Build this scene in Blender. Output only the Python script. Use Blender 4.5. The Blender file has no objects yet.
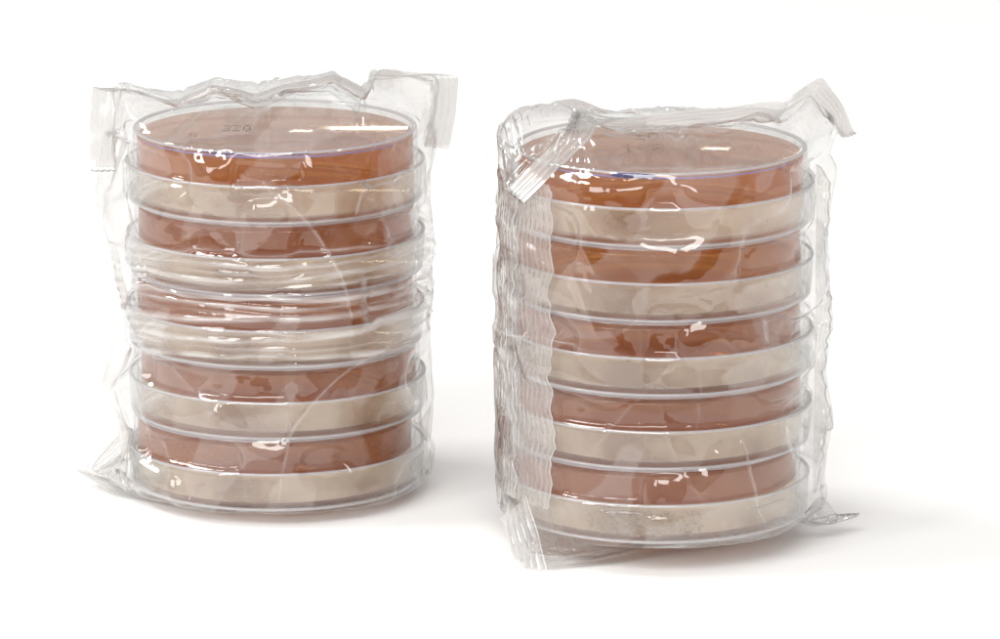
import bpy, bmesh, math, random
import numpy as np
from mathutils import Vector

random.seed(7)
rng = np.random.default_rng(11)
SC = bpy.context.scene
COL = SC.collection
MM = 0.001                                   # everything below is written in millimetres

# ------------------------------------------------------------------ camera
AIM_Z, DIST, PITCH = 33.93, 1196.0, 0.226
cam = bpy.data.cameras.new('camera'); cam_o = bpy.data.objects.new('camera', cam); COL.objects.link(cam_o)
cam.lens = 211.8; cam.sensor_width = 36.0; cam.sensor_fit = 'HORIZONTAL'
cam.clip_start = 0.05; cam.clip_end = 50
cam_o.location = (0, -DIST*math.cos(PITCH)*MM, (AIM_Z + DIST*math.sin(PITCH))*MM)
cam_o.rotation_euler = (math.pi/2 - PITCH, 0, 0)
SC.camera = cam_o

# ------------------------------------------------------------------ studio light
world = bpy.data.worlds.new('World'); SC.world = world; world.use_nodes = True
wn = world.node_tree; wn.nodes.clear()
wo = wn.nodes.new('ShaderNodeOutputWorld'); wb = wn.nodes.new('ShaderNodeBackground')
wt = wn.nodes.new('ShaderNodeTexCoord'); ws = wn.nodes.new('ShaderNodeSeparateXYZ'); wr = wn.nodes.new('ShaderNodeMapRange')
wn.links.new(wt.outputs['Generated'], ws.inputs[0]); wn.links.new(ws.outputs['Y'], wr.inputs['Value'])
wr.inputs['From Min'].default_value = -1; wr.inputs['From Max'].default_value = 0.6
wr.inputs['To Min'].default_value = 0.46; wr.inputs['To Max'].default_value = 0.66
wb.inputs['Color'].default_value = (1, 0.992, 0.985, 1)
wz = wn.nodes.new('ShaderNodeMapRange'); wz.inputs['From Min'].default_value = -.12; wz.inputs['From Max'].default_value = .02
wz.inputs['To Min'].default_value = 0.10; wz.inputs['To Max'].default_value = 1.0
wn.links.new(ws.outputs['Z'], wz.inputs['Value'])
wm = wn.nodes.new('ShaderNodeMath'); wm.operation = 'MULTIPLY'
wn.links.new(wr.outputs[0], wm.inputs[0]); wn.links.new(wz.outputs[0], wm.inputs[1])
wn.links.new(wm.outputs[0], wb.inputs['Strength']); wn.links.new(wb.outputs[0], wo.inputs[0])

def softbox(name, loc, aim, sx, sy, power, col=(1, 1, 1)):
    l = bpy.data.lights.new(name, 'AREA'); l.shape = 'RECTANGLE'; l.size = sx*MM; l.size_y = sy*MM
    l.energy = power; l.color = col
    o = bpy.data.objects.new(name, l); COL.objects.link(o)
    o.location = Vector(loc)*MM
    o.rotation_euler = (Vector(aim)-Vector(loc)).to_track_quat('-Z', 'Y').to_euler()
    return o
softbox('softbox_key', (-1230, 40, 1820), (0, -10, 30), 820, 440, 20.0, (1, 0.985, 0.965))
softbox('softbox_side', (-520, -620, 420), (0, 0, 40), 160, 420, 1.5)
softbox('softbox_front', (-120, -980, 760), (0, 0, 40), 800, 380, 8.0, (1, .98, .95))

softbox('glint_light', (116, 1500, 357), (0, 0, 70), 20, 7, .020, (1, .90, .74))  # tiny unseen lights behind, one per stack, added for golden glints
softbox('glint_light', (-84, 1500, 361), (0, 0, 70), 16, 6, .012, (1, .90, .74))

SC.view_settings.view_transform = 'Standard'; SC.view_settings.look = 'None'
SC.view_settings.exposure = 0.22; SC.view_settings.gamma = 1.0
SC.cycles.transparent_max_bounces = 64
SC.cycles.max_bounces = 9; SC.cycles.diffuse_bounces = 4; SC.cycles.glossy_bounces = 6; SC.cycles.transmission_bounces = 4
SC.cycles.use_adaptive_sampling = True; SC.cycles.adaptive_threshold = 0.025
SC.cycles.caustics_reflective = True; SC.cycles.caustics_refractive = True
SC.cycles.blur_glossy = 0.6
SC.cycles.sample_clamp_indirect = 3.0

# ------------------------------------------------------------------ materials
def new_mat(name):
    m = bpy.data.materials.new(name); m.use_nodes = True; m.node_tree.nodes.clear()
    return m, m.node_tree.nodes, m.node_tree.links

def two_sided_fresnel(nt, ior, scale, normal=None):
    N, L = nt.nodes, nt.links
    g = N.new('ShaderNodeNewGeometry'); mx = N.new('ShaderNodeMapRange')
    mx.inputs['To Min'].default_value = ior; mx.inputs['To Max'].default_value = 1/ior
    L.new(g.outputs['Backfacing'], mx.inputs['Value'])
    f = N.new('ShaderNodeFresnel'); L.new(mx.outputs[0], f.inputs['IOR'])
    if normal: L.new(normal, f.inputs['Normal'])
    m = N.new('ShaderNodeMath'); m.operation = 'MULTIPLY'; m.use_clamp = True
    L.new(f.outputs[0], m.inputs[0]); m.inputs[1].default_value = scale
    return m.outputs[0]

def clear_mat(name, tint, ior=1.5, fscale=1.0, rough=0.03, haze=0.0, haze_col=(.9, .9, .9), bump=None, haze_noise=None, stress_sheen=0.0):
    """thin clear plastic: light passes straight, edges mirror the room, a little haze scatters"""
    m, N, L = new_mat(name); nt = m.node_tree
    out = N.new('ShaderNodeOutputMaterial')
    tr = N.new('ShaderNodeBsdfTransparent'); tr.inputs[0].default_value = (*tint, 1)
    gl = N.new('ShaderNodeBsdfGlossy'); gl.inputs['Roughness'].default_value = rough
    nrm = None
    if bump:
        tc = N.new('ShaderNodeTexCoord'); prev = None
        for (kind, sc, st, dist) in bump:
            b = N.new('ShaderNodeBump'); b.inputs['Strength'].default_value = st; b.inputs['Distance'].default_value = dist*MM
            mp = N.new('ShaderNodeMapping'); L.new(tc.outputs['Object'], mp.inputs[0])
            if isinstance(sc, tuple): mp.inputs['Scale'].default_value = sc; s = 1.0
            else: s = sc
            if kind == 'noise':
                t = N.new('ShaderNodeTexNoise'); t.inputs['Scale'].default_value = s; t.inputs['Detail'].default_value = 3
                o = t.outputs[0]
            else:
                t = N.new('ShaderNodeTexVoronoi'); t.inputs['Scale'].default_value = s; t.feature = 'SMOOTH_F1' if kind == 'cells' else 'DISTANCE_TO_EDGE'
                o = t.outputs['Distance']
            L.new(mp.outputs[0], t.inputs['Vector']); L.new(o, b.inputs['Height'])
            if prev: L.new(prev, b.inputs['Normal'])
            prev = b.outputs[0]
        nrm = prev
        L.new(nrm, gl.inputs['Normal'])
    F = two_sided_fresnel(nt, ior, fscale, nrm)
    mix = N.new('ShaderNodeMixShader'); L.new(F, mix.inputs[0])
    base = tr.outputs[0]
    if haze > 0:
        d = N.new('ShaderNodeBsdfDiffuse'); d.inputs[0].default_value = (*haze_col, 1)
        t2 = N.new('ShaderNodeBsdfTranslucent'); t2.inputs[0].default_value = (*haze_col, 1)
        dm = N.new('ShaderNodeMixShader'); dm.inputs[0].default_value = 0.25 if haze > .35 else 0.5
        if haze > .35: dm.inputs[0].default_value = .35
        L.new(d.outputs[0], dm.inputs[1]); L.new(t2.outputs[0], dm.inputs[2])
        hm = N.new('ShaderNodeMixShader'); hm.inputs[0].default_value = haze
        if haze_noise:
            tc = N.new('ShaderNodeTexCoord'); t = N.new('ShaderNodeTexNoise'); t.inputs['Scale'].default_value = haze_noise
            t.inputs['Detail'].default_value = 4
            r = N.new('ShaderNodeMapRange'); r.inputs['From Min'].default_value = .38; r.inputs['From Max'].default_value = .62
            r.inputs['To Min'].default_value = haze*.45; r.inputs['To Max'].default_value = haze*1.4
            L.new(tc.outputs['Object'], t.inputs['Vector']); L.new(t.outputs[0], r.inputs[0]); L.new(r.outputs[0], hm.inputs[0])
        if stress_sheen:      # whitens stretched or creased film; also carries painted reflections and bright seal lines
            at = N.new('ShaderNodeAttribute'); at.attribute_name = 'stress_sheen'
            ma = N.new('ShaderNodeMath'); ma.operation = 'MULTIPLY_ADD'; ma.use_clamp = True
            L.new(at.outputs['Fac'], ma.inputs[0]); ma.inputs[1].default_value = stress_sheen; ma.inputs[2].default_value = haze
            L.new(ma.outputs[0], hm.inputs[0])
        L.new(base, hm.inputs[1]); L.new(dm.outputs[0], hm.inputs[2]); base = hm.outputs[0]
    L.new(base, mix.inputs[1]); L.new(gl.outputs[0], mix.inputs[2]); L.new(mix.outputs[0], out.inputs[0])
    return m

def solid_mat(name, col, rough=0.5, trans=0.0, noise=None, clear=None):
    m, N, L = new_mat(name)
    out = N.new('ShaderNodeOutputMaterial')
    d = N.new('ShaderNodeBsdfPrincipled'); d.inputs['Base Color'].default_value = (*col, 1); d.inputs['Roughness'].default_value = rough
    sh = d.outputs[0]
    colsock = None
    if noise:
        tc = N.new('ShaderNodeTexCoord'); t = N.new('ShaderNodeTexNoise'); t.inputs['Scale'].default_value = noise[0]; t.inputs['Detail'].default_value = 3
        cr = N.new('ShaderNodeMix'); cr.data_type = 'RGBA'
        cr.inputs[6].default_value = (*col, 1); cr.inputs[7].default_value = (*noise[1], 1)
        L.new(tc.outputs['Object'], t.inputs['Vector']); L.new(t.outputs[0], cr.inputs[0]); colsock = cr.outputs[2]
        L.new(colsock, d.inputs['Base Color'])
    if trans > 0:
        t2 = N.new('ShaderNodeBsdfTranslucent'); t2.inputs[0].default_value = (*col, 1)
        if colsock: L.new(colsock, t2.inputs[0])
        mx = N.new('ShaderNodeMixShader'); mx.inputs[0].default_value = trans
        L.new(sh, mx.inputs[1]); L.new(t2.outputs[0], mx.inputs[2]); sh = mx.outputs[0]
    if clear:
        tb = N.new('ShaderNodeBsdfTransparent'); tb.inputs[0].default_value = (*clear[1], 1)
        cx = N.new('ShaderNodeMixShader'); cx.inputs[0].default_value = clear[0]
        L.new(sh, cx.inputs[1]); L.new(tb.outputs[0], cx.inputs[2]); sh = cx.outputs[0]
    L.new(sh, out.inputs[0])
    return m

M_lid = clear_mat('clear_polystyrene', (.987, .985, .98), 1.55, 1.0, 0.04)
M_base = clear_mat('fogged_polystyrene', (.99, .988, .982), 1.55, .8, 0.05)
M_rim = clear_mat('refraction_tinted_rim', (.86, .86, .89), 1.55, 1.6, 0.08, 0.38, (.92, .92, .95))  # grey tint and white haze stand in for refraction lines at the rims
M_lit_fog = clear_mat('lit_condensation', (.97, .95, .90), 1.33, 0.5, 0.25, 0.46, (1.0, .845, .65), haze_noise=45)  # cream colour paints in the tinted light of the headspace
M_agar = solid_mat('brown_agar', (.47, .165, .048), .3, .55, (60, (.40, .12, .034)), clear=(.46, (1.0, .64, .36)))
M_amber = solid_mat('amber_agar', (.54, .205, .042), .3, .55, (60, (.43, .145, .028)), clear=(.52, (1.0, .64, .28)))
M_ink = solid_mat('grey_ink', (.012, .008, .008), .7)
M_gold = clear_mat('agar_meniscus', (1.0, .90, .58), 1.4, .6, .1, .35, (.80, .58, .22))
M_drop = clear_mat('water_drop', (.93, .93, .93), 1.6, 1.6, 0.02)
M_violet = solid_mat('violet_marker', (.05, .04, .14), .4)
M_violet_reflection = solid_mat('violet_rim_reflection', (.30, .27, .62), .35, .3)  # violet colour painted for the chromatic reflection along the rim
M_colony = clear_mat('colony_film', (.80, .72, .62), 1.4, .6, .4, .62, (.42, .34, .26))
FB = [('noise', 110, .4, .4)]
M_film = clear_mat('clear_wrapping_film', (.974, .972, .968), 1.5, 1.7, 0.045, 0.008, (.97, .96, .95), bump=FB, stress_sheen=.80)
M_seal = clear_mat('crimped_film', (.91, .907, .90), 1.5, 2.0, 0.08, 0.13, (.93, .92, .91), stress_sheen=.35)
M_paper = solid_mat('white_sweep_paper', (.90, .90, .895), .9)

# ------------------------------------------------------------------ mesh helpers
def link_mesh(name, V, F, mat, parent=None, smooth=True, loc=(0, 0, 0)):
    me = bpy.data.meshes.new(name)
    me.from_pydata([tuple(float(c)*MM for c in v) for v in V], [], [tuple(int(i) for i in f) for f in F])
    me.materials.append(mat)
    if smooth: me.polygons.foreach_set('use_smooth', [True]*len(me.polygons))
    me.update()
    o = bpy.data.objects.new(name, me); COL.objects.link(o)
    o.location = Vector(loc)*MM
    if parent is not None: o.parent = parent
    return o

def lathe(prof, n=160, closed=True):
    """prof: (r, z) loop, revolved; r==0 points collapse"""
    a = np.linspace(0, 2*np.pi, n, endpoint=False)
    V, F = [], []
    rows = []
    for r, z in prof:
        if r < 1e-6:
            rows.append([len(V)]*n); V.append((0, 0, z))
        else:
            rows.append(list(range(len(V), len(V)+n))); V += [(r*math.cos(t), r*math.sin(t), z) for t in a]
    m = len(prof); K = m if closed else m-1
    for k in range(K):
        A, B = rows[k], rows[(k+1) % m]
        for i in range(n):
            j = (i+1) % n
            f = [A[i], A[j], B[j], B[i]]
            g = []
            for q in f:
                if q not in g: g.append(q)
            if len(g) > 2: F.append(g)
    return V, F

def fillet(pts, rad, seg=4):
    """round the corners of an open (r,z) profile; first and last kept"""
    out = [pts[0]]
    for k in range(1, len(pts)-1):
        p0, p1, p2 = map(np.array, (pts[k-1], pts[k], pts[k+1]))
        d0 = p0-p1; d2 = p2-p1
        r = min(rad, np.linalg.norm(d0)*.45, np.linalg.norm(d2)*.45)
        a = p1+d0/np.linalg.norm(d0)*r; b = p1+d2/np.linalg.norm(d2)*r
        for s in np.linspace(0, 1, seg+1):
            out.append(tuple((1-s)**2*a+2*s*(1-s)*p1+s*s*b))
    out.append(pts[-1]); return out

# ------------------------------------------------------------------ the white sweep
xs = np.linspace(-2600, 2600, 3)
prof = [(-262, -60), (-262, -8), (-258, -2), (-250, 0), (1500, 0)] + [(1500+900*math.sin(t), 900-900*math.cos(t)) for t in np.linspace(.1, math.pi/2, 14)] + [(2400, 3000)]
V = [(x, y, z) for y, z in prof for x in xs]
F = [(r*3+c, r*3+c+1, (r+1)*3+c+1, (r+1)*3+c) for r in range(len(prof)-1) for c in range(2)]
g = link_mesh('ground', V, F, M_paper); g['kind'] = 'structure'

# ------------------------------------------------------------------ petri dish (lid below, base with agar upside down in it)
P, HL = 14.53, 7.86
def lid_mesh():
    pr = [(0, 0.25), (27.2, .25), (27.4, 0), (29.2, 0), (29.7, 0.9), (30, HL-.3), (30, HL), (29.35, HL), (29.2, 1.25), (0, 1.25)]
    return lathe(fillet(pr, .45), closed=False)
def base_mesh():
    t = P-.06
    pr = [(0, t-.5), (27.0, t-.5), (27.3, t), (28.1, t), (28.5, t-.5), (28.7, 1.35), (27.9, 1.35), (27.7, t-1.5), (0, t-1.5)]
    return lathe(fillet(pr, .35), closed=False)
def agar_mesh(th, seed):
    t = P-.06-1.56
    V, F = lathe(fillet([(0, t), (27.6, t), (27.66, t-th-.7), (27.2, t-th-.2), (26, t-th+.15), (0, t-th+.3)], .25), closed=False)
    V = [(x, y, z+(.12*math.sin(x*.13+seed)+.1*math.cos(y*.17+seed) if z < t-1 else 0)) for x, y, z in V]
    return V, F

def dot_text(rows, pitch, dot, mat, name, parent, z, x0, y0, rot=0.0, jitter=.05, ysc=1.25):
    """dot-matrix print as small flat ink discs"""
    V, F = [], []
    ca, sa = math.cos(rot), math.sin(rot)
    for r, line in enumerate(rows):
        for c, ch in enumerate(line):
            if ch != '#': continue
            px = c*pitch+random.uniform(-jitter, jitter); py = -r*pitch*ysc+random.uniform(-jitter, jitter)
            cx, cy = x0+px*ca-py*sa, y0+px*sa+py*ca
            n = len(V); s = dot*random.uniform(.8, 1.15)
            for zz in (z, z+.03):
                V += [(cx+s*math.cos(k*math.pi/4), cy+s*min(2.4, ysc)*math.sin(k*math.pi/4), zz) for k in range(8)]
            F.append([n+8+k for k in range(8)])
            F += [(n+k, n+(k+1) % 8, n+8+(k+1) % 8, n+8+k) for k in range(8)]
    return link_mesh(name, V, F, mat, parent, smooth=False)

GL = {'3': ["###.", "...#", ".##.", "...#", "###."], '2': ["###.", "...#", ".##.", "#...", "####"], '0': [".##.", "#..#", "#..#", "#..#", ".##."],
      '1': [".#.", "##.", ".#.", ".#.", "###"], '-': ["...", "...", "###", "...", "..."], '8': [".##.", "#..#", ".##.", "#..#", ".##."], ' ': ["..", "..", "..", "..", ".."], ':': [".", "#", ".", "#", "."]}
def glyphs(s):
    rows = ['']*5
    for ch in s:
        for r in range(5): rows[r] += GL[ch][r]+'.'
    return rows

lid_proto = lid_mesh(); base_proto = base_mesh()
LIDME = BASEME = None
ORD = ['topmost', 'second from the top', 'third from the top', 'fourth from the top', 'lowest']
def add_drops(b, count, arc, zr):
    bm = bmesh.new()
    for _ in range(count):
        q = math.radians(random.uniform(*arc)); zz = random.uniform(*zr)
        s = random.choice([.10, .13, .17, .24])*random.uniform(.7, 1.1)
        r = 28.6 if zz > HL else 30.05
        mt = bmesh.ops.create_icosphere(bm, subdivisions=2, radius=s*MM)
        for v in mt['verts']:
            v.co = v.co + Vector((r*math.cos(q), r*math.sin(q), zz))*MM
    me = bpy.data.meshes.new('droplets'); bm.to_mesh(me); bm.free(); me.materials.append(M_drop)
    me.polygons.foreach_set('use_smooth', [True]*len(me.polygons))
    o = bpy.data.objects.new('droplets', me); COL.objects.link(o); o.parent = b; o['kind'] = 'stuff'

def make_dish(cx, cy, z0, lab, grp, lvl, side, th=5.6):
    th += random.uniform(-.35, .25)
    global LIDME, BASEME
    root = bpy.data.objects.new('petri_dish', None); COL.objects.link(root)
    root.empty_display_size = .01
    root.location = Vector((cx, cy, z0))*MM
    root['label'] = lab; root['category'] = 'petri dish'; root['group'] = grp
    if LIDME is None:
        l = link_mesh('lid', *lid_proto, M_lid, root); LIDME = l.data
        b = link_mesh('base', *base_proto, M_base, root); BASEME = b.data
    else:
        l = bpy.data.objects.new('lid', LIDME); COL.objects.link(l); l.parent = root
        b = bpy.data.objects.new('base', BASEME); COL.objects.link(b); b.parent = root
    ox, oy = random.uniform(-.35, .35), random.uniform(-.3, .3)
    b.location = Vector((ox, oy, 0))*MM
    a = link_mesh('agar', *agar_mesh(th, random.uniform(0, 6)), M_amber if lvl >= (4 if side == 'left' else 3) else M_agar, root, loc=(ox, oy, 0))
    link_mesh('meniscus', *lathe([(27.72, P-1.6-th-.3), (27.72, P-1.6-th-1.25), (27.35, P-1.6-th-.75), (26.9, P-1.6-th-.25)]), M_gold, a)
    # moulded rims: a proud bead round the lid's open edge and round the base's flat end
    t = np.linspace(0, 2*np.pi, 9)[:-1]
    link_mesh('lid_rim', *lathe([(29.72+.4*math.cos(q), HL-.2+.32*math.sin(q)) for q in t]), M_rim, l)
    link_mesh('stacking_ring', *lathe([(27.95+.5*math.cos(q), P-.38+.3*math.sin(q)) for q in t]), M_rim, b)
    link_mesh('foot_ring', *lathe([(29.05+.5*math.cos(q), .38+.3*math.sin(q)) for q in t]), M_rim, l)
    # water film condensed inside the headspace, its cream haze painting the lit interior
    n = 120; V, F = [], []
    for k in range(9):
        for i in range(n):
            q = 2*math.pi*i/n; V.append((27.8*math.cos(q), 27.8*math.sin(q), 1.5+k*.68))
    F = [(k*n+i, k*n+(i+1) % n, (k+1)*n+(i+1) % n, (k+1)*n+i) for k in range(8) for i in range(n)]
    link_mesh('lit_condensation', V, F, M_lit_fog, b)
    add_drops(b, 22, (-175, -5), (2, P-1))
    return root, l, b

# ------------------------------------------------------------------ wrapping film: a sealed tube relaxed over its stack
def resample(pts, n):
    pts = np.array(pts, float); d = np.r_[0, np.cumsum(np.linalg.norm(np.diff(pts, axis=0), axis=1))]
    t = np.linspace(0, d[-1], n)
    o = np.stack([np.interp(t, d, pts[:, k]) for k in range(3)], -1)
    w = np.hanning(5); w /= w.sum()
    sm = np.stack([np.convolve(np.pad(o[:, k], 2, 'edge'), w, 'valid') for k in range(3)], -1)
    return sm
def interp_dirs(keys, n):
    t = np.linspace(0, 1, n); ks = np.array([k for k, _ in keys]); ds = np.array([d for _, d in keys], float)
    o = np.stack([np.interp(t, ks, ds[:, k]) for k in range(3)], -1)
    return o/np.linalg.norm(o, axis=1)[:, None]
def smooth_noise(shape, cells, r):
    """tileable-in-u value noise"""
    a = r.standard_normal(cells)
    nu, nv = shape; u = np.arange(nu)/nu*cells[0]; v = np.arange(nv)/max(nv-1, 1)*(cells[1]-1.001)
    iu = np.floor(u).astype(int); fu = u-iu; iv = np.floor(v).astype(int); fv = v-iv
    fu = fu*fu*(3-2*fu); fv = fv*fv*(3-2*fv)
    A = a[iu % cells[0]][:, iv]; B = a[(iu+1) % cells[0]][:, iv]; C = a[iu % cells[0]][:, iv+1]; D = a[(iu+1) % cells[0]][:, iv+1]
    return (A*(1-fu)[:, None]+B*fu[:, None])*(1-fv)[None]+(C*(1-fu)[:, None]+D*fu[:, None])*fv[None]

NU, NB, NE, NS = 264, 84, 34, 7          # around; body rows; end rows; seal rows

def build_bag_shape(sp):
    """returns rest-ish positions X[u, v, 3]"""
    r = np.random.default_rng(sp['seed'])
    zb, zt = sp['zb'], sp['zt']
    H2 = NU//2
    phi = np.pi*np.arange(NU)/H2
    cx, cy = -np.cos(phi), -np.sin(phi)
    half = np.where(np.arange(NU) <= H2, np.arange(NU), NU-np.arange(NU))
    def ring(z, rr):
        xl = np.interp(z, sp['left'][0], sp['left'][1]); xr = np.interp(z, sp['right'][0], sp['right'][1])
        dl = np.minimum(phi, 2*np.pi-phi); dr = np.abs(phi-np.pi)
        rad = rr + np.maximum(xl-rr, 0)*np.exp(-(dl/.16)**1.1) + np.maximum(xr-rr, 0)*np.exp(-(dr/.16)**1.1)
        return np.stack([rad*cx, rad*cy, np.full(NU, z)], -1)
    def seal(key):
        line = resample(sp[key+'_line'], H2+1); dirs = interp_dirs(sp[key+'_dirs'], H2+1)
        return line, dirs
    X = np.zeros((NU, 2*(NS+NE)+NB, 3))
    for key, sgn in (('bot', 0), ('top', 1)):
        line, dirs = seal(key)
        ringz = zb if sgn == 0 else zt
        R0 = ring(ringz, 30.6 if sgn else 30.2)
        inner = line-dirs*sp['strip']
        I = inner[half]
        for k in range(NE):
            w = (k+1)/(NE+1)
            ww = w
            Pk = R0*(1-ww)+I*ww
            if sgn: Pk[:, 2] += sp.get('dome', 4.)*np.sin(np.pi*w)*(1-.4*np.abs(cx))
            idx = (NS+NE+NB+k) if sgn else (NS+NE-1-k)
            X[:, idx] = Pk
            for (p0, wd, dz, dr) in (sp.get('shoulders', []) if sgn else sp.get('hem', [])):
                q = np.abs((phi-p0+np.pi) % (2*np.pi)-np.pi)
                gsn = np.exp(-(q/wd)**2)*np.sin(np.pi*min(w*1.15, 1))**.7
                Pk[:, 2] += dz*gsn; Pk[:, 0] += dr*cx*gsn; Pk[:, 1] += dr*cy*gsn
            X[:, idx] = Pk
        off = np.where(np.arange(NU) <= H2, -1., 1.)
        tang = np.gradient(line, axis=0); nrm = np.cross(tang, dirs); nrm /= np.linalg.norm(nrm, axis=1)[:, None]+1e-9
        for k in range(NS):
            w = k/(NS-1)
            idx = (NS+2*NE+NB+k) if sgn else (NS-1-k)
            X[:, idx] = I+dirs[half]*sp['strip']*w + nrm[half]*off[:, None]*.06
    for k in range(NB):
        z = zb+(zt-zb)*k/(NB-1)
        X[:, NS+NE+k] = ring(z, 30.6)
    return X

def relax(X, sp, iters=170):
    r = np.random.default_rng(sp['seed']+5)
    nu, nv, _ = X.shape
    X0 = X.copy()
    # slack: more sheet than the shape needs, so that it has to buckle
    sl = np.full((nu, nv), sp.get('slack', 1.03))
    e = NS+NE
    ends = np.zeros(nv); ends[:e+6] = 1; ends[-e-6:] = 1
    sl = sl+ends[None]*sp.get('end_slack', .05)
    sl += .012*smooth_noise((nu, nv), (9, 8), r)
    Lu = np.linalg.norm(np.roll(X, -1, 0)-X, axis=2)*sl
    Lv = np.linalg.norm(X[:, 1:]-X[:, :-1], axis=2)*(1+(sl[:, 1:]-1)*.7)
    D1 = np.linalg.norm(np.roll(X, -1, 0)[:, 1:]-X[:, :-1], axis=2)*sl[:, 1:]
    D2 = np.linalg.norm(np.roll(X, -1, 0)[:, :-1]-X[:, 1:], axis=2)*sl[:, 1:]
    # start from crumpled noise
    nz = sum(a*smooth_noise((nu, nv), c, r) for a, c in ((1.1, (10, 8)), (.45, (22, 18)), (.10, (60, 44))))
    rad = X[..., :2]/np.maximum(np.linalg.norm(X[..., :2], axis=2), 1e-6)[..., None]
    pinw = np.zeros((nu, nv)); pinw[:, :NS] = .85; pinw[:, -NS:] = .85
    amp = (1-pinw)*(1.0*(1-ends)[None]*.45+ends[None]*1.0)
    X[..., 2] += nz*amp*ends[None]*.9
    X[..., :2] += rad*(nz*amp)[..., None]*.8
    # weak guide back to the designed silhouette at the two side folds
    phi = 2*np.pi*np.arange(nu)/nu
    side = np.exp(-(np.minimum(phi, 2*np.pi-phi)/.05)**2)+np.exp(-(np.abs(phi-np.pi)/.05)**2)
    guide = np.maximum(pinw, .30*side[:, None]*np.ones(nv)[None])
    guide[:, NS:NS+NE] = np.maximum(guide[:, NS:NS+NE], .01); guide[:, -NS-NE:-NS] = np.maximum(guide[:, -NS-NE:-NS], .008)
    pull = np.zeros((nu, nv)); patch = smooth_noise((nu, nv), (16, 20), r)
    pull[:, NS+NE:NS+NE+NB] = sp.get('pull', .03)*np.clip((patch[:, NS+NE:NS+NE+NB]-.15)*3, -.25, 1)
    RC, zlo, zhi = 30.12, sp['zb0'], sp['zt0']
    def proj(A, B, L, k=.5):
        d = B-A; l = np.linalg.norm(d, axis=-1); c = ((l-L)/np.maximum(l, 1e-6)*k)[..., None]*d
        return c
    for it in range(iters):
        acc = np.zeros_like(X); 
        Y = np.roll(X, -1, 0)
        c = proj(X, Y, Lu); acc += c; acc -= np.roll(c, 1, 0)
        c = proj(X[:, :-1], X[:, 1:], Lv); acc[:, :-1] += c; acc[:, 1:] -= c
        c = proj(X[:, :-1], Y[:, 1:], D1, .35); acc[:, :-1] += c; acc -= np.pad(np.roll(c, 1, 0), ((0, 0), (1, 0), (0, 0)))
        c = proj(X[:, 1:], Y[:, :-1], D2, .35); acc[:, 1:] += c; acc -= np.pad(np.roll(c, 1, 0), ((0, 0), (0, 1), (0, 0)))
        X = X+acc*.42
        # bending: pull gently towards the neighbours' mean
        if it % 3 == 0:
            bu = (np.roll(X, 1, 0)+np.roll(X, -1, 0))*.5-X
            bv = np.zeros_like(X); bv[:, 1:-1] = (X[:, :-2]+X[:, 2:])*.5-X[:, 1:-1]
            X = X+(bu+bv)*sp.get('bend', .13)*(1-side*.9)[:, None, None]
        X[:, NS:NS+NE, 2] -= .004
        X[..., :2] -= rad*(pull*(1-side*.9)[:, None])[..., None]
        X = X+(X0-X)*guide[..., None]*.5
        # the stack inside and the ground below are solid
        rr = np.linalg.norm(X[..., :2], axis=2)
        zl = (X[..., 2]-sp['z0']) % P
        RCz = np.where(X[..., 2] > sp['z0']+5*P, 28.6, 28.9+(RC-28.9)*np.clip((HL+.5-zl)/.5, 0, 1)+(RC-28.9)*np.clip((zl-P+.35)/.35, 0, 1))
        ins = (rr < RCz) & (X[..., 2] > zlo) & (X[..., 2] < zhi)
        pr = RCz-rr; pt = zhi-X[..., 2]; pb = X[..., 2]-zlo
        a = ins & (pr <= pt) & (pr <= pb)
        X[..., :2][a] *= (RCz/np.maximum(rr, 1e-6))[a][:, None]
        b = ins & (pt < pr) & (pt < pb); X[..., 2][b] = zhi
        c_ = ins & (pb < pr) & (pb <= pt); X[..., 2][c_] = zlo
        X[..., 2] = np.maximum(X[..., 2], .12)
    return X

def vnormals(X):
    du = np.roll(X, -1, 0)-np.roll(X, 1, 0); dv = np.gradient(X, axis=1)
    n = np.cross(du, dv); return n/(np.linalg.norm(n, axis=2)[..., None]+1e-9)

def grid_faces(i0, i1, j0, j1, nu, nv, wrap):
    F = []
    for i in range(i0, i1):
        k = (i+1) % nu if wrap else i+1
        for j in range(j0, j1):
            F.append((i*nv+j, k*nv+j, k*nv+j+1, i*nv+j+1))
    return F

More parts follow.
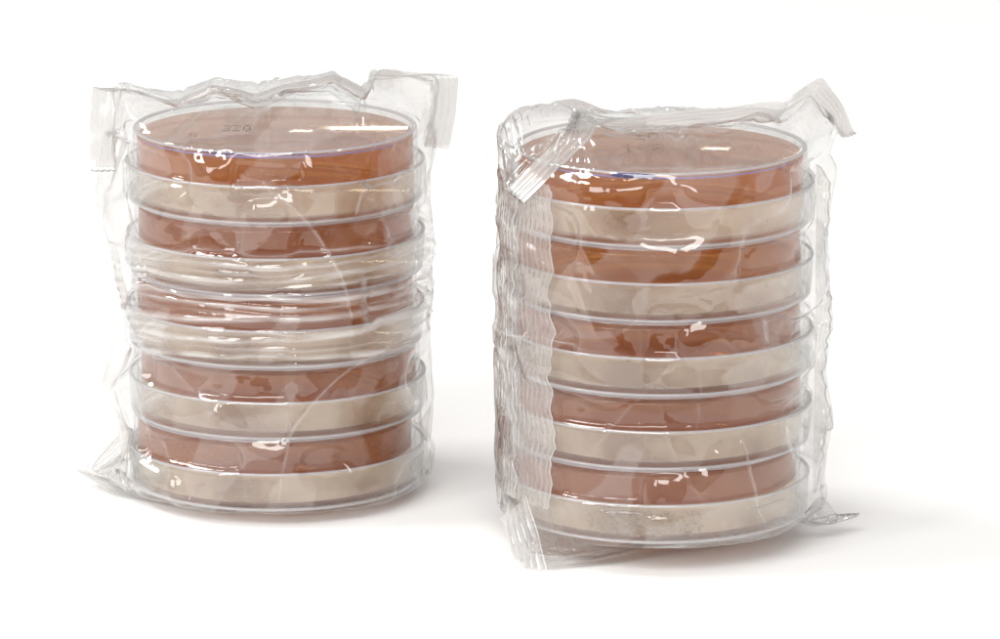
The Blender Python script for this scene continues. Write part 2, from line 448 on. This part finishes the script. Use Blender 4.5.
def make_bag(sp):
    X = relax(build_bag_shape(sp), sp)
    U = np.empty((X.shape[0]*2, X.shape[1], 3)); nx = np.roll(X, -1, 0)
    U[::2] = X; U[1::2] = (9*(X+nx)-np.roll(X, 1, 0)-np.roll(X, -2, 0))/16
    nv0 = X.shape[1]; W = np.empty((U.shape[0], nv0*2-1, 3)); W[:, ::2] = U; W[:, 1::2] = (U[:, 1:]+U[:, :-1])/2
    W[:, 3:-3:2] = (9*(U[:, 1:-2]+U[:, 2:-1])-U[:, :-3]-U[:, 3:])/16
    X = W
    NS, NE, NB = 13, 34*2, 84*2
    nu, nv, _ = X.shape
    n = vnormals(X)
    r = np.random.default_rng(sp['seed']+9)
    rr = np.linalg.norm(X[..., :2], axis=2)
    phi = np.arctan2(X[..., 1], X[..., 0])
    z = X[..., 2]
    body = np.zeros(nv); body[NS+NE:NS+NE+NB] = 1; body = np.convolve(body, np.ones(9)/9, 'same')
    ph2 = phi % (2*np.pi)
    f = np.zeros((nu, nv)); wide = np.zeros(nv); wide[NS+4:nv-NS-4] = 1; wide = np.convolve(wide, np.ones(7)/7, 'same')
    crease = np.zeros((nu, nv))
    for q in range(sp.get('folds', 64)):     # sharp creases, mostly slanting
        p0, z0 = r.uniform(0, 2*np.pi), r.uniform(2, 86)
        an = math.radians(r.choice([r.normal(-62, 12), r.normal(60, 18), r.normal(0, 10)], p=[.55, .3, .15]))
        le, wd, am = r.uniform(4, 14), r.uniform(.3, .9), r.uniform(.10, .3)
        if q % 3 == 0: le, wd, am = r.uniform(14, 34), r.uniform(.5, 1.2), r.uniform(.35, .7)
        dx = ((ph2-p0+np.pi) % (2*np.pi)-np.pi)*31; dz = z-z0
        a = dx*math.cos(an)+dz*math.sin(an); b = -dx*math.sin(an)+dz*math.cos(an)
        b = b+.02*a*a*r.uniform(-1, 1)
        tap = np.clip(1-(a/le)**2, 0, 1)
        side_ = np.where(b > 0, b/(wd*r.uniform(2, 6)), -b/wd)
        crease = np.maximum(crease, tap*np.exp(-(b/.22)**2)*min(1, am*2.2)*r.uniform(.2, 1))
        f += am*tap*np.exp(-side_)
    # large flat facets between lid rims
    cp = np.stack([r.uniform(0, 2*np.pi, 150), r.uniform(0, 90, 150)], -1)
    d1 = np.full((nu, nv), 1e9)
    for c0, c1 in cp:
        dx = ((ph2-c0+np.pi) % (2*np.pi)-np.pi)*31; dz = (z-c1)*.8
        d1 = np.minimum(d1, np.hypot(dx+.45*dz, dz))
    f += np.clip(d1, 0, 8)*sp.get('facet', .07)
    f += .012*smooth_noise((nu, nv), (200, 130), r)+.02*smooth_noise((nu, nv), (70, 30), r)
    ends_w = np.zeros(nv); ends_w[:NS+20] = 1; ends_w[-NS-20:] = 1; ends_w = np.convolve(ends_w, np.ones(15)/15, 'same')
    sw = smooth_noise((nu//2, nv), (14, 10), r)*.55
    sw = np.concatenate([sw, -sw[::-1]], 0)       # the two welded sheets move together
    X = X+n*(f*wide[None])[..., None]+n*(sw*ends_w[None])[..., None]
    X[..., 2] = np.maximum(X[..., 2], .1)
    # hoops of film pulled tight round the stack
    if sp.get('hoops'):
        h = np.zeros((nu, nv)); sidem = np.exp(-((np.pi-np.abs(np.abs(phi)-0))/.3)**2)+np.exp(-(phi/.2)**2); sidem = np.clip(sidem, 0, 1)
        for (zc, amp, wd, tilt, ph) in sp['hoops']:
            zz = zc+tilt*np.sin(phi+ph)+.35*np.sin(3*phi+ph*2)
            h += (1-sidem)*amp*np.exp(-((z-zz)/wd)**2)*(.75+.25*np.sin(5*phi+ph*3))
        X = X+n*(h*body[None])[..., None]*np.sign(sp.get('nsign', 1))
    for k in range(NS):     # crimp ridges of the heat seals
        s = .13*math.sin(k*2*math.pi/3.1)
        X[:, k] += n[:, k]*s; X[:, nv-1-k] += n[:, nv-1-k]*s
    cn = smooth_noise((nu, nv), (22, 13), r)+.35*smooth_noise((nu, nv), (48, 30), r)
    for j in range(nv): cn[:, j] = np.roll(cn[:, j], int(j*.55))     # slanting patches
    gap_sheen = np.clip((cn-.28)/.07, 0, 1)*np.clip(1.15-.35*cn, .55, 1)                 # milky reflections painted in noise patches, as if standing off the plastic
    stress_sheen = crease*.5+gap_sheen*.16*wide[None]
    if sp.get('hoops'): stress_sheen = stress_sheen+np.clip(h*2-.15, 0, 1)**1.3*(.65+.35*smooth_noise((nu, nv), (40, 60), r))  # white hoop lines painted in, for bright reflections as well as stretch
    stress_sheen = np.clip(stress_sheen, 0, 1)
    for k in range(NS):
        stress_sheen[:, k] = stress_sheen[:, nv-1-k] = .35+.65*(.5+.5*math.sin(k*2*math.pi/3.1))  # bright ridge lines painted along the heat seals
    root = bpy.data.objects.new('film_bag', None); COL.objects.link(root); root.empty_display_size = .01
    root.location = Vector((sp['cx'], sp['cy'], 0))*MM
    root['label'] = sp['label']; root['category'] = 'bag'; root['group'] = 'clear film bags round the dish stacks'
    def part(name, j0, j1, mat):
        sub = X[:, j0:j1+1].reshape(-1, 3)
        o = link_mesh(name, sub, grid_faces(0, nu, 0, j1-j0, nu, j1-j0+1, True), mat, root)
        at = o.data.attributes.new('stress_sheen', 'FLOAT', 'POINT'); at.data.foreach_set('value', stress_sheen[:, j0:j1+1].reshape(-1).astype(np.float32))
        return o
    body_o = part('film', NS-1, nv-NS, M_film)
    part('heat_seal', 0, NS-1, M_seal); part('heat_seal', nv-NS, nv-1, M_seal)
    return root

# ------------------------------------------------------------------ left stack
LX, LY, LZ = -45.3, -7.0, 3.1
RX, RY, RZ = 31.0, -44.0, 6.4
GR = {'left': 'petri dishes stacked in the left bag', 'right': 'petri dishes stacked in the right bag'}
top_dishes = {}
for side, (cx, cy, cz) in (('left', (LX, LY, LZ)), ('right', (RX, RY, RZ))):
    for k in range(5):
        lab = f"{ORD[4-k]} clear petri dish of brown agar in the {side} wrapped stack"
        dx = random.uniform(-.25, .25)
        res = make_dish(cx+dx, cy+random.uniform(-.2, .2), cz+k*P, lab, GR[side], k, side)
        if k == 4: top_dishes[side] = res
        if k == 0: top_dishes[side+'_low'] = res
        if (side, k) == ('left', 0): add_drops(res[2], 70, (-130, -103), (9, 13.2))
        if (side, k) == ('left', 4): add_drops(res[2], 26, (-100, -70), (9, 13))

def ribbon_arc(name, parent, r, z, h, a0, a1, mat, ragged=0.0):
    V, F = [], []; n = int(abs(a1-a0)*1.2)+4
    for k in range(n+1):
        a = math.radians(a0+(a1-a0)*k/n); e = max(0, math.sin(math.pi*k/n))**.35
        hh = h*e*(1+ragged*math.sin(k*1.7)+ragged*.6*math.sin(k*4.3))
        for rr in (r, r+.05):
            for zz in (z-hh/2, z+hh/2): V.append((rr*math.cos(a), rr*math.sin(a), zz))
    for k in range(n):
        a, b = k*4, k*4+4
        F += [(a+2, b+2, b+3, a+3), (a, a+1, b+1, b), (a+1, a+3, b+3, b+1), (a, b, b+2, a+2)]
    return link_mesh(name, V, F, mat, parent)
bl, br = top_dishes['left'][2], top_dishes['right'][2]
dot_text(glyphs('320'), .40, .19, M_ink, 'printed_code', bl, P-.54, -10.2, 1.5, ysc=3.2, jitter=.08)
dot_text(glyphs('::'), .5, .2, M_ink, 'printed_code', bl, P-.54, -16.5, -6, ysc=2.4)
dot_text(glyphs('10'), .6, .17, M_ink, 'printed_code', br, P-.54, -4.5, 13, ysc=2.4)
dot_text(glyphs('1 :8'), .62, .16, M_ink, 'printed_code', br, P-.54, -7.0, 2, ysc=3)
ribbon_arc('violet_reflection', bl, 28.6, P-1.0, .26, -158, -22, M_violet_reflection)
ribbon_arc('violet_reflection', br, 28.6, P-1.0, .26, -155, -25, M_violet_reflection)
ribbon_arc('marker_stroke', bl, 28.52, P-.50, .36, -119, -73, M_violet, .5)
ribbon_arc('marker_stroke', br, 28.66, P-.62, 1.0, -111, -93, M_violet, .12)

left = dict(seed=3, cx=LX, cy=LY, zb=4.2, zt=LZ+5*P-2, zb0=LZ-.2, zt0=LZ+5*P+.3, z0=LZ, strip=4.8,
    left=([4.9, 10.9, 13.9, 21.9, 32.9, 40.9, 49.9, 61.9, 66.9, 75.9], [37, 32.3, 31.6, 35.0, 32.4, 33.2, 34.2, 36.0, 35.5, 33]),
    right=([4.9, 9.9, 16.9, 41.9, 65.9, 71.9, 75.9], [30.2, 30.8, 31.2, 31, 31, 31.6, 32.4]),
    top_line=[(-36.6, -4, 66.9), (-37, -1, 74.9), (-36.2, 0, 83.9), (-30, 4, 81.8), (-21, 6, 79.6), (-13, 7, 82.8), (-4, 6, 80.2), (4, 8, 82.6), (12, 8, 84.6), (18.5, 5, 81.4), (21.5, 2, 86.9), (37, 0, 85.5), (36.4, -1, 77.9), (35, -3, 70.9)],
    top_dirs=[(0, (-1, -.1, 0)), (.17, (-1, 0, .1)), (.32, (-.2, 1, .1)), (.7, (.1, 1, .2)), (.80, (1, .3, .1)), (1, (1, 0, -.1))],
    bot_line=[(-31.5, 8, 11.5), (-37, 5, 7.5), (-41.5, 3, 3.8), (-34, -6, 1.2), (-15, -18, 0.5), (5, -16, 0.5), (22, -8, 0.5), (28, 0, 0.8)],
    bot_dirs=[(0, (-.6, .3, .5)), (.22, (-.9, -.2, .1)), (.5, (0, -1, 0)), (1, (0, -1, 0))],
    hoops=[(55.9, 0.45, 0.45, 0.5, 0.3), (53.5, 0.8, 0.5, 0.5, 1.0), (52.0, 0.5, 0.3, 0.6, 1.3), (50.199999999999996, 0.9, 0.5, 0.6, 2.0), (48.5, 0.5, 0.3, 0.5, 2.2), (46.9, 0.95, 0.55, 0.5, 0.2), (45.1, 0.7, 0.4, 0.6, 1.4), (43.8, 0.5, 0.3, 0.6, 1.1), (42.1, 1.0, 0.5, 0.5, 2.6), (40.199999999999996, 0.6, 0.35, 0.5, 0.9), (38.6, 0.95, 0.5, 0.6, 1.8), (36.9, 0.5, 0.35, 0.5, 1.0), (35.3, 0.8, 0.5, 0.5, 0.1), (33.7, 0.4, 0.4, 0.5, 0.5)],
    label='clear film bag round the left stack, tight hoops across its middle')
lb = make_bag(left)

right = dict(seed=8, cx=RX, cy=RY, zb=7.4, zt=RZ+5*P-2, zb0=RZ-.2, zt0=RZ+5*P+.3, z0=RZ, strip=4.6,
    left=([6.4, 12.4, 22.4, 36.4, 47.4, 62.4, 77.4], [30.6, 31.2, 30.9, 31, 30.8, 31.2, 31]),
    right=([6.4, 9.4, 14.4, 24.4, 33.4, 44.4, 54.4, 62.4, 70.4, 74.4, 78.4], [33.4, 32.2, 32.2, 34.0, 32.4, 33.6, 32.6, 32.7, 33.5, 34.2, 32.4]),
    top_line=[(-27, -25, 72.4), (-22, -23, 76.9), (-13.5, -15, 83.4), (-12, -6, 84.4), (-2, 2, 84.4), (12, 3, 85.4), (24, 2, 87.4), (31.5, 2, 91.9), (35, 1, 86.9), (38.2, 0, 81.4)],
    top_dirs=[(0, (.7, -.5, -.5)), (.3, (.7, -.5, -.4)), (.45, (.1, .8, .4)), (.7, (0, .9, .4)), (.85, (.4, -.3, .8)), (1, (.5, -.8, .3))],
    bot_line=[(-29, -10, 11), (-30.5, -16, 7), (-28, -24, 2), (-21, -26, 1), (-8, -22, 2.5), (8, -14, 4), (22, -6, 5), (34, -5, 4.4), (40, 1, 4.6)],
    bot_dirs=[(0, (-.8, -.5, .3)), (.25, (-.6, -.8, -.1)), (.4, (0, -1, 0)), (.8, (.2, -1, 0)), (1, (1, -.1, .1))],
    dome=3.5, shoulders=[(-.25, .5, 6, .6)],
    label='clear film bag round the right stack, with a folded seam down its front left')
rb = make_bag(right)

def strip_part(name, parent, fa, n, m, mat, bead=.16, lines=11):
    """a ribbon given by fa(t across 0..1, s along 0..1) with a beaded outer edge"""
    V = [fa(i/m, j/n) for j in range(n+1) for i in range(m+1)]
    F = [(j*(m+1)+i, j*(m+1)+i+1, (j+1)*(m+1)+i+1, (j+1)*(m+1)+i) for j in range(n) for i in range(m)]
    b0 = len(V)
    for j in range(n+1):
        p = fa(1, j/n)
        for k in range(6):
            q = k*math.pi/3
            rr = math.hypot(p[0], p[1]); ux, uy = p[0]/rr, p[1]/rr
            c, s_ = bead*math.cos(q), bead*math.sin(q)
            V.append((p[0]+ux*c-uy*s_, p[1]+uy*c+ux*s_, p[2]))
    for j in range(n):
        for k in range(6):
            F.append((b0+j*6+k, b0+j*6+(k+1) % 6, b0+(j+1)*6+(k+1) % 6, b0+(j+1)*6+k))
    o = link_mesh(name, V, F, mat, parent)
    at = o.data.attributes.new('stress_sheen', 'FLOAT', 'POINT')
    val = [.30+.5*max(0, math.sin(i/m*2*math.pi*lines+.5*wv(j*.4, 5)))*(.5+.5*math.sin(j*.13+i)**2) for j in range(n+1) for i in range(m+1)]+[1.0]*((n+1)*6)  # bright crimp lines and edge bead painted in as whitening
    at.data.foreach_set('value', np.array(val, np.float32))
    return o

_n1 = np.convolve(rng.standard_normal(1200), np.hanning(9), 'same')*.35
_n2 = np.convolve(rng.standard_normal(1200), np.hanning(40), 'same')*.22
def wv(z, a):
    q = (z*8+a*97) % 1190
    return .5*math.sin(z*.31+a)+float(np.interp(q, np.arange(1200), _n2))+.35*float(np.interp(q, np.arange(1200), _n1))*min(1, abs(float(np.interp(q, np.arange(1200), _n2))))
def front_fin(layer):
    def f(t, s):
        z = 11.5+64*s
        e1 = math.radians(47.2+1.0*wv(z, .4)) if layer == 0 else math.radians(26+1.3*wv(z, 2))
        e0 = math.radians(17) if layer == 0 else math.radians(2)
        a = e0+(e1-e0)*t
        r = 31.15+.28*layer+(.05+.2*abs(wv(z*.8, 1+int(a*20))))*math.sin(a*31*2*math.pi/1.5+.7*wv(z*.6, 4))*(t*(1-t)*4)**.4+.3*math.sin(z*.5+a*5)*(1-t)+.08*wv(z*1.5, 3+a*.3)
        return (-r*math.cos(a), -r*math.sin(a), z)
    return f
strip_part('fin_seal', rb, front_fin(0), 150, 44, M_seal)
strip_part('fin_seal', rb, front_fin(1), 150, 30, M_seal, lines=4)
def side_fin(z0, z1, xo, ysc):
    def f(t, s):
        z = z0+(z1-z0)*s
        o = 30.6+(float(np.interp(z, xo[0], xo[1]))+.25*wv(z*1.7, 1)-30.6)*min(1, 6*s*(1-s)*2)**.6
        x = 30.6+(o-30.6)*t
        y = ysc*t*wv(z*1.4, .9)+.1*math.sin(t*22)
        return (x, y, z)
    return f
strip_part('side_seal', rb, side_fin(9.5, 74.5, right['right'], 1.3), 150, 12, M_seal, lines=3)

def crimp_patch(name, parent, c00, c01, c10, c11, mat, n=40, m=22, bulge=.6, ridges=5):
    """flat crimped tab between four corners, with ridges running along it"""
    c = [np.array(q, float) for q in (c00, c01, c10, c11)]
    nn = np.cross(c[1]-c[0], c[2]-c[0]); nn /= np.linalg.norm(nn)
    def f(t, s):
        p = (c[0]*(1-t)+c[1]*t)*(1-s)+(c[2]*(1-t)+c[3]*t)*s
        p = p+nn*(.14*math.sin(t*ridges*2*math.pi)+bulge*math.sin(math.pi*s)*.6+.1*math.sin(s*11+t*3))
        return tuple(p)
    return strip_part(name, parent, f, n, m, mat, .1, ridges)
crimp_patch('folded_corner', rb, (-30.8, -19, 9), (-26, -22, 14), (-29, -25, 1.5), (-22, -30, 1.5), M_seal)
# dried mottled film on the lid of the lowest right dish
V, F = [], []
for _ in range(520):
    a = random.uniform(-119, -74); zz = random.uniform(1.6, 6.2)
    if abs(zz-4)/2.6 > random.random()*1.6+.1*math.sin(a): continue
    x, q, w = a, random.uniform(0, 6.3), random.uniform(.13, .22)
    L = random.randint(2, 4); n0 = len(V)
    for k in range(L):
        ar = math.radians(x)
        for d in (-w, w): V.append((29.1*math.cos(ar), 29.1*math.sin(ar), min(6.6, max(1.4, zz+d))))
        q += random.uniform(-1.1, 1.1); x += math.cos(q)*.75; zz += math.sin(q)*.38
    F += [(n0+2*k, n0+2*k+1, n0+2*k+3, n0+2*k+2) for k in range(L-1)]
link_mesh('dried_speckle', V, F, M_colony, top_dishes['right_low'][1])
